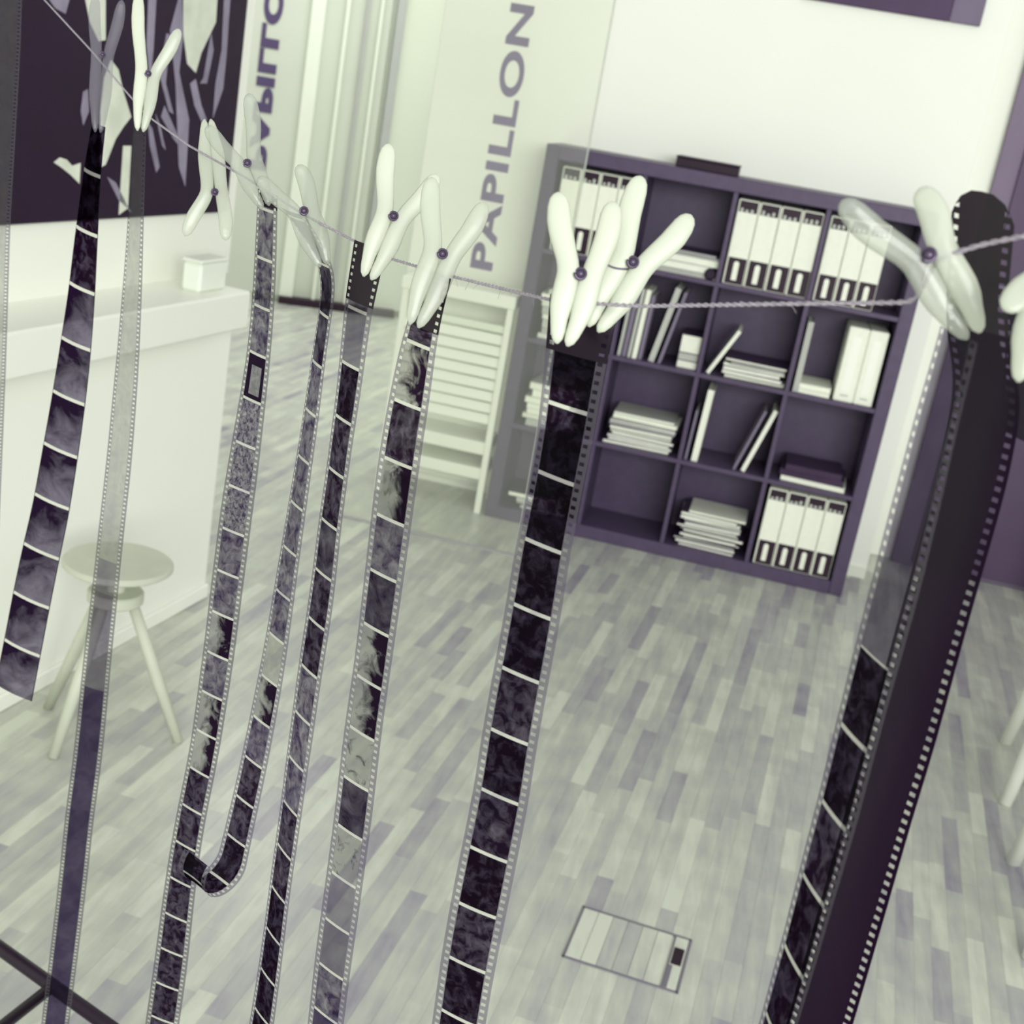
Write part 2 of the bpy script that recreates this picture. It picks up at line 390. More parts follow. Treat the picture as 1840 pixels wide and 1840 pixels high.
def binders(colm, row, x0, n, wd_, ht, grp, desc):
    for k in range(n): binder(cx[colm] + x0 + k * wd_, rz[row] - 0.0002, wd_, ht, row, (desc, grp))
binders(0, 0, 0.02, 4, 0.074, 0.315, 'binders in the first top cube', 'four beside the side panel')
binders(2, 0, 0.006, 4, 0.0795, 0.315, 'binders in the third top cube', 'one of four filling a cube')
binders(3, 0, 0.004, 3, 0.074, 0.315, 'binders in the last top cube', 'one of three beside a gap')
binders(3, 3, 0.014, 4, 0.0755, 0.315, 'binders in the bottom corner cube', 'under the dark albums')

def magazine(x, y, z, wx, dy, th_, rot, cov, pages, label, group, tilt=None, name='magazine'):
    mb = MB(); t_ = min(.0015, th_ * .2); Mx = Matrix.Rotation(rot, 4, 'Z')
    mb.box((-wx / 2, 0, 0), (wx / 2, dy, t_), 0, Mx); mb.box((-wx / 2, 0, th_ - t_), (wx / 2, dy, th_), 0, Mx)
    mb.box((-wx / 2, 0, t_), (-wx / 2 + .002, dy, th_ - t_), 0, Mx)
    mb.box((-wx / 2 + .0021, .003, t_), (wx / 2 - .003, dy - .003, th_ - t_), 1, Mx)
    o = mb.build(name, [cov, pages]); o.location = (x, y, z); return tag(o, label, 'magazine' if name == 'magazine' else 'book', group)
def stack(colm, row, xc, wx, n, tmin, tmax, seed, covers, pages, label, group, dy=0.2, jit=.02, y0=.03, name='magazine', z0=0):
    r_ = random.Random(seed); z = rz[row] + z0
    for k in range(n):
        t_ = r_.uniform(tmin, tmax)
        ww = wx * r_.uniform(.88, 1.0)
        magazine(cx[colm] + xc + r_.uniform(-jit, jit), y0 + r_.uniform(0, .02), z - .0002, ww, dy, t_, r_.uniform(-.05, .05), r_.choice(covers), r_.choice(pages), label, group, name=name)
        z += t_
    return z
LC = [PAPERG, COVER, COVER, PAPERD, PAPER]; LP = [PAPER, PAPERG, PAPER, PAPER]
stack(1, 0, .20, .25, 3, .018, .03, 1, [PAPER, PAPERG], [PAPER, PAPERG], 'pale flat book in the short stack in the second top cube', 'books in the second top cube', name='book')
stack(1, 0, .24, .18, 2, .008, .012, 21, [COVER, PAPERD], [PAPERG], 'thin dark booklet on the pale books in the second top cube', 'booklets in the second top cube', name='book', z0=.072, jit=.01)
stack(1, 2, .165, .27, 11, .008, .014, 2, LC, LP, 'thin magazine in the wide flat stack in the third shelf row', 'magazines in the third row stack', jit=.012)
stack(2, 3, .17, .25, 13, .008, .014, 4, LC, LP, 'thin magazine in the flat stack beside the bottom row binders', 'magazines in the bottom row stack', jit=.016)
stack(2, 1, .20, .24, 6, .009, .016, 5, LC, LP, 'thin magazine in the flat stack in the second shelf row', 'magazines in the second row stack', jit=.012)
stack(3, 2, .17, .255, 1, .018, .018, 6, [PAPER], [PAPER], 'white flat book under the dark albums in the third row', None, jit=.0, name='book')
stack(3, 2, .165, .25, 2, .022, .03, 8, [COVER], [COVER, PAPERD], 'dark flat album on the white book in the third row', 'dark albums in the third row', jit=.005, name='book', z0=.018)
stack(0, 1, .13, .20, 8, .016, .03, 9, [PAPER, PAPERG, COVER], LP, 'paper folder in the tall pile in the first cube of the second row', 'folders in the first cube of the second row', jit=.015)
stack(0, 2, .14, .21, 7, .020, .03, 10, [PAPER, PAPERG, PAPER], LP, 'pale folder in the pile in the first cube of the third row', 'folders in the first cube of the third row', jit=.02)
stack(0, 3, .15, .20, 4, .014, .022, 11, [PAPER, PAPERG, COVER], LP, 'small folder in the low pile in the first bottom cube', 'folders in the first bottom cube', jit=.03)
stack(3, 1, .09, .13, 2, .016, .02, 12, [PAPER], [PAPER], 'white flat book beside the big white boxes in the second row', 'white flat books in the second row', jit=.004, name='book')
def upright(colm, row, x, th_, ht, tilt, cov, pages, label, group=None, y0=.03, dy=.2, name='book'):
    mb = MB(); t_ = .002
    mb.box((0, 0, 0), (t_, dy, ht)); mb.box((th_ - t_, 0, 0), (th_, dy, ht)); mb.box((t_, 0, 0), (th_ - t_, .002, ht)); mb.box((t_, .0021, .003), (th_ - t_, dy - .003, ht - .003), 1)
    o = mb.build(name, [cov, pages]); o.rotation_euler = (0, tilt, 0)
    dz = -th_ * math.sin(tilt) if tilt < 0 else 0
    o.location = (cx[colm] + x, y0, rz[row] - .0004 + (th_ * math.sin(tilt) if tilt > 0 else 0)); return tag(o, label, 'book', group)
for k, (x, t_, h_, tl) in enumerate(((.012, .012, .26, .03), (.030, .016, .25, .03), (.052, .012, .27, .03), (.070, .018, .27, .03), (.094, .014, .25, .03))):
    upright(1, 1, x, t_, h_, tl, [PAPERG, PAPERD, PAPERG, PAPER, PAPERD][k], PAPER, 'pale standing book in the row of books in the second shelf row', 'standing books in the second row')
upright(1, 1, .135, .022, .30, .17, PAPERG, PAPER, 'pale grey book leaning alone in the second shelf row')
upright(1, 1, .172, .012, .29, .17, PAPERD, PAPER, 'lilac book leaning behind the pale grey one in the second shelf row')
for k, z_ in enumerate((0, .03, .13)):
    magazine(cx[1] + .284, .04, rz[1] + z_ - .0002 if k < 2 else rz[1] + .06, .08, .18, .03 if k < 2 else .07, 0, COVER, [PAPER, PAPERG, PAPER][k], 'small dark boxed set with pale edge in the second shelf row', 'small boxed sets in the second row', name='book')
upright(2, 1, .02, .014, .20, .45, PAPER, PAPER, 'white booklet leaning against the magazine stack in the second row')
upright(3, 1, .012, .022, .27, .0, PAPERG, PAPER, 'pale grey narrow book standing against the divider in the second row')
upright(2, 2, .008, .010, .20, .03, PAPERD, PAPER, 'slim lilac book standing beside the white one in the third row')
upright(2, 2, .035, .024, .29, .03, PAPER, PAPER, 'white narrow book standing upright in the third row')
upright(2, 2, .200, .010, .26, .28, PAPERD, PAPERG, 'slim lilac book leaning beside the white one in the third row')
upright(2, 2, .232, .016, .27, .28, PAPER, PAPER, 'white slim book leaning against the divider in the third row')
for k, (x, w_) in enumerate(((.165, .075), (.2415, .07))):
    b = tag(empty('archive_box', (cx[3] + x + w_ / 2, .02, rz[1] - .0002)), 'tall white archive box standing in the second shelf row', 'box', 'archive boxes in the second row')
    box('box_body', (-w_ / 2, 0, 0), (w_ / 2, .24, .285), PAPER, b, .004); box('spine_label', (-w_ * .22, -.001, .04), (w_ * .22, .001, .25), SILL, b, 0)
    box('label_mark', (-w_ * .2, -.0012, .022), (w_ * .2, .001, .028), PAPERG, b, 0)
tv = tag(empty('flat_device', (.60, .14, SH)), 'flat black box lying on top of the dark shelf unit', 'box')
box('device_body', (-.118, -.07, 0), (.118, .07, .034), BLACK, tv, .003); box('device_lid', (-.12, -.072, .034), (.12, .072, .039), DARK, tv, .001)
for sx in (-.1, .1): box('device_foot', (sx - .01, -.06, -.0006), (sx + .01, .06, .002), BLACK, tv, 0)
ob = MB(); ob.lathe([(.001, -.045), (.018, -.045), (.022, -.03), (.022, .04), (.016, .045), (.001, .045)], n=20)
o = ob.build('tape_roll', DARK); o.rotation_euler = (math.pi / 2, 0, 0); o.location = (cx[1] + CWd - .024, .06, rz[0] + .022); tag(o, 'dark round roll beside the pale books in the second top cube', 'roll')

# ------------------------------------------------------------------ slatted rack
rk = tag(empty('slatted_rack', (-.245, .0, 0)), 'white slatted rack with low shelves beside the dark shelf unit', 'rack')
x0, x1 = -.23, .225
for xx in (x0, x1 - .026):
    box('post', (xx, 0.0, 0), (xx + .026, .03, .87), SILL, rk); box('rear_post', (xx, .22, 0), (xx + .026, .25, .87), SILL, rk)
box('top_board', (x0 - .004, -.01, .85), (x1 + .004, .255, .90), SILL, rk)
box('top_rail', (x0 + .02, .02, .745), (x1 - .02, .04, .775), FRAMEW, rk)
for k in range(8):
    z_ = .372 + k * .0465
    MB().box((x0 + .02, -.004, -.0195), (x1 - .02, .004, .0195), M=Matrix.Translation((0, .022, z_ + .02)) @ Matrix.Rotation(-.28, 4, 'X'), bev=.001).build('slat', SILL, rk)
for z0, z1 in ((.245, .297), (.14, .188)): box('shelf_board', (x0 + .02, .008, z0), (x1 - .02, .25, z1), SILL, rk)
box('back_board', (x0 + .01, .235, .05), (x1 - .01, .249, .85), SILL, rk)

# ------------------------------------------------------------------ stools and chairs
def stool():
    c = onz(213, 1008, .45); cxs = np.array([c[0], c[1]])
    o = tag(empty('round_stool', (cxs[0], cxs[1], 0)), 'round wooden stool with three splayed legs beside the white wall', 'stool')
    MB().lathe([(.02, .434), (.124, .434), (.129, .438), (.129, .447), (.125, .451), (.02, .451)], n=56).build('seat', STOOL, o)
    MB().lathe([(.022, .37), (.022, .436)], n=20).build('centre_post', STOOLD, o)
    MB().lathe([(.02, .345), (.062, .345), (.066, .349), (.066, .371), (.062, .375), (.02, .375)], n=40).build('leg_hub', STOOL, o)
    for (u, v) in ((320, 1333), (95, 1362), (86, 1272)):
        e = onz(u, v, 0); d = np.array([e[0] - cxs[0], e[1] - cxs[1]]); n_ = d / np.linalg.norm(d)
        MB().tube([(n_[0] * .042, n_[1] * .042, .35), (d[0] * .62, d[1] * .62, .17), (d[0], d[1], 0.0)], [.013, .0155, .012], 14).build('leg', STOOLD, o)
stool()
def white_chair(x, y, rz_, label, group, front):
    o = tag(empty('white_chair', (x, y, 0), rz_), label, 'chair', group)
    for sx, sy in ((0, -.22), (0, .22), (.42, -.2), (.42, .2)):
        ix = sx + (.05 if sx == 0 else -.05); iy = sy * .78
        MB().tube([(sx, sy, 0), (ix, iy, .44)], [.019, .023], 14).build('leg', SILL, o)
    MB().box((.0, -.22, .44), (.44, .22, .465), bev=.01).build('seat', SILL, o)
    MB().box((.40, -.2, .62), (.425, .2, .84), bev=.008).build('backrest', SILL, o)
    for sy in (-.17, .17): MB().tube([(.41, sy, .45), (.415, sy, .66)], .011, 10).build('back_post', SILL, o)
white_chair(1.915, -1.275, -.14, 'white chair with round splayed legs standing toward the dark door', None, 0)
white_chair(1.845, -2.05, -.06, 'white chair with round splayed legs standing farther from the dark door', None, 0)
gb = tag(empty('grey_box', (2.78, .10, 0), .55), 'grey storage box standing on the floor by the dark door', 'box')

box('box_body', (-.35, -.3, 0), (.35, .3, .40), mat('grey_board', '8f8a94', .6, .05), gb, .006); box('box_lid', (-.355, -.305, .40), (.355, .305, .43), mat('grey_board', '8f8a94'), gb, .004)

# ------------------------------------------------------------------ floor hatch
hc = [onz(*t) for t in ((1047, 1630), (1247, 1675), (1208, 1772), (1008, 1716))]
ho = hc[0].copy(); hw = .245; ex = np.array([pn[0], pn[1], 0]); ey = np.array([-pd[0], -pd[1], 0]); hl = .195
HM = Matrix(((ex[0], -ey[0], 0, 0), (ex[1], -ey[1], 0, 0), (0, 0, 1, 0), (0, 0, 0, 1)))
ht_ = tag(empty('floor_hatch', tuple(ho)), 'small rectangular wooden lid let into the parquet floor', 'hatch')
for lo, hi in (((0, -.004, -.001), (hw, .002, .003)), ((0, -hl, -.001), (hw, -hl + .004, .003)), ((0, -hl, -.001), (.005, 0, .003)), ((hw - .004, -hl, -.001), (hw + .002, 0, .003)), ((hw - .036, -hl, -.001), (hw - .033, 0, .0028))):
    MB().box(lo, hi, M=HM).build('joint_strip', HATCHL, ht_)
tn = [.45, .55, .26, .16, .33, .42]
for k in range(6):
    xa = .005 + k * (hw - .045) / 6; mb = MB().box((xa + .0006, -hl + .004, -.001), (xa + (hw - .045) / 6 - .0006, -.004, .0024), M=HM)
    me = mb.mesh('lid_plank'); tone_attr(me, [tn[k]] * len(me.polygons)); link('lid_plank', me, WOOD, ht_)
mb = MB().box((hw - .032, -hl + .004, -.001), (hw - .005, -.004, .0024), M=HM); me = mb.mesh('lid_plank'); tone_attr(me, [.5] * len(me.polygons)); link('lid_plank', me, WOOD, ht_)
MB().box((hw - .03, -.105, .002), (hw - .008, -.045, .0045), M=HM, bev=.001).build('finger_pull', BLACK, ht_)
MB().box((hw - .034, -.19, .002), (hw - .024, -.11, .0035), M=HM, bev=.0005).build('pull_groove', HATCHL, ht_)

# ------------------------------------------------------------------ low black frame in the foreground
bf = empty('metal_frame', (.154, -3.608, 0)); tag(bf, 'low black metal frame standing under the hanging film strips', 'frame')
j0 = onz(95, 1772, .35) - np.array([.154, -3.608, 0]); e1 = onz(0, 1690, .35) - onz(210, 1840, .35); e1 /= np.linalg.norm(e1)
pA = j0 + e1 * .55; pB = j0 - e1 * .40; e2 = onz(20, 1842, .35) - onz(92, 1785, .35); e2 /= np.linalg.norm(e2); pC = j0 + e2 * .5; pD = pA + e2 * .5
FR = mat('black_metal', '1d0a20', 0.4, 0.1, 10, 0.4)
MB().tube([pA, pB], .0105, 12).build('rail', FR, bf); MB().tube([j0, pC], .0085, 12).build('cross_rail', FR, bf); MB().tube([pD, pC - e1 * .4], .0105, 12).build('rail', FR, bf)
for p_ in (pA, pB, pD, pC - e1 * .4): MB().tube([p_ + np.array([0, 0, .0]), (p_[0], p_[1], 0)], .0105, 12).build('leg', FR, bf)

# ------------------------------------------------------------------ film strips
def film_mat(name, T0, T1_, scale=3.0, gloss=0.06, mode='noise', diff=0.10, contrast=(0.35, 0.65), gx=0.0, gy=0.0, win=False):
    """exposed film: tinted see-through sheet with a thin diffuse and glossy share"""
    m = bpy.data.materials.new(name); m.use_nodes = True; nt = m.node_tree; nt.nodes.clear()
    out = nt.nodes.new('ShaderNodeOutputMaterial'); tr = nt.nodes.new('ShaderNodeBsdfTransparent'); df = nt.nodes.new('ShaderNodeBsdfDiffuse'); gl = nt.nodes.new('ShaderNodeBsdfGlossy')
    gl.inputs['Roughness'].default_value = .25; gl.inputs['Color'].default_value = (.8, .8, .8, 1)
    if mode == 'flat':
        tr.inputs[0].default_value = lin(T0) + [1]; df.inputs[0].default_value = lin(T1_) + [1]
    else:
        uv = nt.nodes.new('ShaderNodeUVMap'); oi = nt.nodes.new('ShaderNodeObjectInfo')
        ml = nt.nodes.new('ShaderNodeMath'); ml.operation = 'MULTIPLY'; ml.inputs[1].default_value = 97.0
        nt.links.new(oi.outputs['Random'], ml.inputs[0])
        n = nt.nodes.new('ShaderNodeTexNoise'); n.noise_dimensions = '4D'; n.inputs['Scale'].default_value = scale; n.inputs['Detail'].default_value = 5; n.inputs['Roughness'].default_value = .6; n.inputs['Distortion'].default_value = .8
        nt.links.new(uv.outputs[0], n.inputs['Vector']); nt.links.new(ml.outputs[0], n.inputs['W'])
        r = nt.nodes.new('ShaderNodeValToRGB'); r.color_ramp.elements[0].position, r.color_ramp.elements[1].position = contrast
        r.color_ramp.elements[0].color = lin(T0) + [1]; r.color_ramp.elements[1].color = lin(T1_) + [1]
        fac = n.outputs['Fac']
        sx = nt.nodes.new('ShaderNodeSeparateXYZ'); nt.links.new(uv.outputs[0], sx.inputs[0])
        def mth(op, a_, b_=None, c_=None):
            q = nt.nodes.new('ShaderNodeMath'); q.operation = op
            for i_, x_ in enumerate((a_, b_, c_)):
                if x_ is None: continue
                if isinstance(x_, (int, float)): q.inputs[i_].default_value = x_
                else: nt.links.new(x_, q.inputs[i_])
            return q.outputs[0]
        if gx: fac = mth('ADD', fac, mth('MULTIPLY', mth('SUBTRACT', .5, sx.outputs[0]), gx))
        if gy: fac = mth('ADD', fac, mth('MULTIPLY', mth('SUBTRACT', sx.outputs[1], .75), gy / 1.5))
        if win:
            ix = mth('LESS_THAN', mth('ABSOLUTE', mth('SUBTRACT', sx.outputs[0], .55)), .29); iy = mth('LESS_THAN', mth('ABSOLUTE', mth('SUBTRACT', sx.outputs[1], .85)), .50)
            fac = mth('MULTIPLY', mth('MULTIPLY', ix, iy), mth('MULTIPLY', fac, 1.6))
        nt.links.new(fac, r.inputs['Fac']); nt.links.new(r.outputs['Color'], tr.inputs[0]); nt.links.new(r.outputs['Color'], df.inputs[0])
    m1 = nt.nodes.new('ShaderNodeMixShader'); m1.inputs[0].default_value = diff
    nt.links.new(tr.outputs[0], m1.inputs[1]); nt.links.new(df.outputs[0], m1.inputs[2])
    m2 = nt.nodes.new('ShaderNodeMixShader'); m2.inputs[0].default_value = gloss
    nt.links.new(m1.outputs[0], m2.inputs[1]); nt.links.new(gl.outputs[0], m2.inputs[2]); nt.links.new(m2.outputs[0], out.inputs[0])
    return m
FB = film_mat('film_base', 'b4afbc', 'a8a3b0', mode='flat', gloss=.03)
FBD = film_mat('film_base_grey', 'aaa8ae', '9a96a0', mode='flat', gloss=.03)
FK = film_mat('film_black', '1f0720', '1a061c', mode='flat', gloss=.035, diff=.5)
FKS = film_mat('film_black_thin', '4a3557', '3c2a48', mode='flat', gloss=.03, diff=.3)
FGAP = film_mat('film_gap', 'ebebe4', 'e3e5da', mode='flat', gloss=.03, diff=.3)
IMD = film_mat('frame_dark', '2a1733', '8a8098', 2.6, contrast=(.42, .75), gloss=.006, diff=.05)
IMV = film_mat('frame_very_dark', '1d0a22', '6a5f7c', 3.0, contrast=(.45, .8), gloss=.006, diff=.05)
IMM = film_mat('frame_mid', '4f3f66', 'b5b0bd', 2.6, contrast=(.36, .68), gloss=.006, diff=.05)
IMT = film_mat('frame_speckled', '5a4c70', 'c0bcc6', 7.0, contrast=(.38, .62), gloss=.006, diff=.05)
IMH = film_mat('frame_contrast', '2b1635', 'c3c2c4', 1.5, contrast=(.42, .60), gloss=.006, diff=.05, gx=.35)
IMC = film_mat('frame_clear', 'c4c3c6', 'd6d7d2', 2.0, gloss=.006, diff=.05)
IMF = film_mat('frame_fogged', '54476b', '695e7e', 1.0, gloss=.006, diff=.05)
IML = film_mat('frame_light_fog', 'a19bac', 'b3afb9', 1.0, gloss=.006, diff=.05)
IMX = film_mat('frame_dim', '8d8698', '9c97a5', 1.0, gloss=.006, diff=.05)
FKI = film_mat('film_black_smoky', '2c1335', '200a26', mode='flat', gloss=.02, diff=.4)
IMW = film_mat('frame_window', '2d1a3a', 'b5b2bb', 4.0, contrast=(.0, 1.0), gloss=.006, diff=.05, win=True)
IMS = film_mat('frame_smoke', '241032', '9189a0', 1.5, contrast=(.36, .80), gloss=.006, diff=.05, gx=-.25, gy=.34)
IMP = film_mat('frame_pale_spots', '3a2748', 'c8c8c8', 2.6, contrast=(.30, .45), gloss=.006, diff=.05)
IMB = film_mat('frame_smoke_even', '2c1a3c', '8d8699', 1.5, contrast=(.36, .74), gloss=.006, diff=.05)

STR = {
    'A': dict(w=61.5, pitch=62, s=[(222,162,187),(300,148,179),(450,128,172),(531,119.5,168),(641,101.6,161),(734,87,150),(826,70,137.5),(919,54,122.5),(981,38,110),(1068,20,92),(1155,4,75),(1245,-14,58)],
        z0=1.3946,perf=False,marg=1.2,gap=.0019,cup=.003,base=FK,frames=[IMS]*10,pre=IMV,fl=[518],label='wide black unperforated film with bright frame lines hanging before the picture'),
    'B': dict(w=35, pitch=38, s=[(217,238,262),(375,230,257),(489,222,255),(641,208,250),(826,190,237),(981,173,219),(1068,164,211),(1150,152,203),(1240,143,195),(1320,135,188),(1400,126,179),(1450,117,170),(1550,108,160),(1650,97,148),(1750,84,136),(1840,74,123),(1900,66,116)],
        z0=1.28,blank=True,base=FBD,fl=None,frames=[IMC]*12+[IML]*1+[IMX]*3+[IMF]*40,ext=.15,label='blank grey film strip hanging in front of the round stool'),
    'C': dict(w=35, pitch=38, s=[(345,462,497),(458,455,496.5),(531,452,493),(641,443,484),(734,426,475),(826,409,466),(919,393,454),(1009,383,442),(1068,376,433),(1155,365.5,424),(1240,353,411),(1320,344,398),(1400,330,383),(1450,318,372),(1540,302,357),(1640,288,346),(1740,274,337),(1840,260,321),(1900,252,313)],
        z0=1.0226,base=FBD,fl=[637],lead=372,frames=[IMW,IMT,IMT,IMT,IMM,IMM,IMH,IMM,IMH,IMH,IMD,IMD,IMD],pre=IMM,ext=.12,label='film strip with speckled pictures hanging beside the curled film'),
    'D': dict(w=35, pitch=38, s=[(380,508,540),(425,541,572),(465,568,594),(490,578,601),(519,578,600),(563,571,594),(610,563.5,588),(652,556,583),(738,544,573),(825,530,561),(908,516,550),(1009,499,536),(1077,487,528),(1153,475,517),(1234,458,506),(1308,443,492),(1389,426,477),(1462,410,460),(1540,390,445)],
        z0=.966,base=FB,fl=[654],curl=(.021,3.7),frames=[IMM,IMM,IMM,IMM,IMM,IMM,IMC,IMH,IMM,IMD,IMD,IMV,IMV,IMV],pre=IMB,label='narrow film strip curling up at its lower end'),
    'E': dict(w=35, pitch=38, s=[(440,633,694),(480,627,686),(532,619,670),(563,616,665),(610,611,659),(702,602,647),(793,591,631),(885,579,620),(937,570,612),(1022,560,605),(1112,547,594),(1199,533,579),(1289,522,566),(1378,510,552),(1462,500,541),(1536,490,529),(1612,479,519),(1693,470,509),(1775,457,500),(1840,446,491),(1900,437,483)],
        z0=.8716,base=FB,fl=[657],lead=545,frames=[IMV,IMD,IMD,IMB,IMD,IMD,IMM,IMM,IMM,IMD,IMD,IMV,IMV,IMV],pre=IMX,ext=.12,label='narrow straight film strip with a black leader and dark pictures'),
    'F': dict(w=35, pitch=38, s=[(490,762,812),(532,748,798),(563,736,792),(590,724,788),(621,716,784),(663,707,779),(715,697,771),(767,687,763),(827,677,754),(885,669,746),(945,663,737),(1022,654,726),(1117,643,712.5),(1221,631,697),(1308,617,685),(1378,608,678),(1462,599,668),(1557,587,654),(1639,575,644),(1720,564,631),(1840,551,616),(1900,544,608)],
        z0=.7958,base=FB,fl=[619],lead=590,frames=[IMH,IMD,IMH,IMM,IMB,IMH,IMH,IMP,IMB,IMP,IML,IMX,IMM,IMF],pre=IMD,ext=.12,label='film strip with high contrast figure pictures and pale lower frames'),
    'G': dict(w=35, pitch=38, s=[(540,986,1112),(630,980,1090),(704,970,1078),(786,961,1064),(851,952,1048),(922,938,1036),(976,925,1027),(1030,916,1018),(1085,907,1010),(1150,896,998),(1250,876,980),(1340,861,963),(1421,849,952),(1530,827,931),(1639,804,910),(1748,787,886),(1840,774,872),(1900,765,860)],
        z0=.6669,base=FB,fl=[859],lead=640,frames=[IMV,IMV,IMV,IMD,IMV,IMD,IMV,IMD,IMV,IMV],pre=IMV,ext=.12,label='broad dark film strip hanging before the end of the shelf unit'),
    'H': dict(w=35, pitch=38, s=[(600,1682,1757),(650,1668,1747),(759,1637,1719),(867,1608,1696),(976,1579,1670),(1041,1562,1655),(1150,1534,1624),(1307,1496,1580),(1444,1462,1546),(1577,1428,1506),(1711,1394,1468),(1836,1360,1430),(1900,1343,1411)],
        z0=.5149,base=FB,fl=[1179],frames=[IMV,IMV,IMD,IMV,IMV,IMV],pre=IMX,clear_pre=True,ext=.1,label='film strip with a pale perforated edge beside the black film'),
    'I': dict(w=35, pitch=38, s=[(344,1708,1824),(430,1703,1817),(520,1696,1808),(600,1700,1800),(700,1712,1838),(850,1682,1812),(1000,1642,1770),(1151,1600,1728),(1319,1556,1683),(1456,1516,1641),(1589,1480,1603),(1711,1446,1568),(1840,1410,1530),(1900,1393,1512)],
        z0=.545,blank=True,base=FKI,fl=None,lead=590,round=True,frames=[FKI]*30,ext=.1,label='long black film strip with bright sprocket holes'),
    'Z': dict(w=35, pitch=38, s=[(-60,-6,41),(100,-12,36),(400,-30,18),(700,-42,10),(1000,-55,0),(1300,-68,-10)],
        z0=1.62,blank=True,base=FBD,fl=None,frames=[IMC]*40,label='blank grey film strip hanging beyond the wide black film'),
    'J': dict(w=35, pitch=38, s=[(560,1800,1895),(640,1802,1892),(720,1796,1888),(790,1790,1880)],
        z0=.56,blank=True,base=FKS,fl=None,frames=[FKS]*20,label='dark thin film strip half hidden behind the long black film'),
}
def gsm(a, sig):
    if sig <= 0: return a
    k = int(3 * sig) + 1; x = np.arange(-k, k + 1); g = np.exp(-x * x / 2 / sig ** 2); g /= g.sum()
    pad = np.concatenate([2 * a[0] - a[k:0:-1], a, 2 * a[-1] - a[-2:-k - 2:-1]])
    return np.convolve(pad, g, 'valid')
STEP = 0.002
def film_path(S):
    c = np.array([(y, (l + r_) / 2, r_ - l) for y, l, r_ in S['s']]); z0 = S['z0']
    P0 = at(c[0, 1], c[0, 0], z0); n = P0 - C; n[2] = 0; n /= np.linalg.norm(n)
    def pt(u, v): d = ray(u, v); return C + d * (((P0 - C) @ n) / (d @ n))
    ys = np.linspace(c[0, 0], c[-1, 0], 200); us = np.interp(ys, c[:, 0], c[:, 1]); ws = np.interp(ys, c[:, 0], c[:, 2])
    us = gsm(us, 5); ws = gsm(ws, 7)
    P = np.array([pt(u, v) for u, v in zip(us, ys)])
    sl = np.gradient(us, ys)
    psi = []
    for i in range(len(P)):
        best = None
        for q in np.linspace(0, 1.45, 117):
            cv = np.array([math.cos(q + S.get('az', 0)), -math.sin(q + S.get('az', 0)), 0])
            # cross direction: image-right, swinging towards the camera
            rt = np.cross(n, [0, 0, 1]); cv = rt * math.cos(q) - n * math.sin(q)
            a_ = proj(P[i] - cv * S['w'] / 2000); b_ = proj(P[i] + cv * S['w'] / 2000)
            wh = (b_[0] - a_[0]) - sl[i] * (b_[1] - a_[1]); e = abs(wh - ws[i])
            if best is None or e < best[0]: best = (e, q)
        psi.append(best[1])
    psi = gsm(np.array(psi), 8); rt = np.cross(n, [0, 0, 1])
    X = np.array([rt * math.cos(q) - n * math.sin(q) for q in psi])
    # go on straight down past the frame
    ext = S.get('ext', 0)
    if ext:
        k = int(ext / .005); P = np.vstack([P, [P[-1] - np.array([0, 0, .005 * (i + 1)]) for i in range(k)]]); X = np.vstack([X, [X[-1]] * k]); ys = np.concatenate([ys, [1e4] * k])
    if S.get('curl'):
        cv = X[-1]; nn = np.cross(cv, [0, 0, 1]); nn /= np.linalg.norm(nn)
        if (R @ nn)[0] > 0: nn = -nn
        rad = S['curl'][0]; t = P[-1] - P[-2]; t /= np.linalg.norm(t); b0 = P[-1]
        nn = nn - t * (nn @ t); nn /= np.linalg.norm(nn); ctr = b0 + nn * rad; ext_p = []
        for i in range(1, 41):
            th_ = S['curl'][1] * i / 40; ext_p.append(ctr - nn * rad * math.cos(th_) + t * rad * math.sin(th_))
        P = np.vstack([P, ext_p]); X = np.vstack([X, [cv] * 40]); ys = np.concatenate([ys, [1e4] * 40])
    s = np.concatenate([[0], np.cumsum(np.linalg.norm(np.diff(P, axis=0), axis=1))])
    sy = lambda y: float(np.interp(y, ys[:200], s[:200]))
    return s, P, X, sy
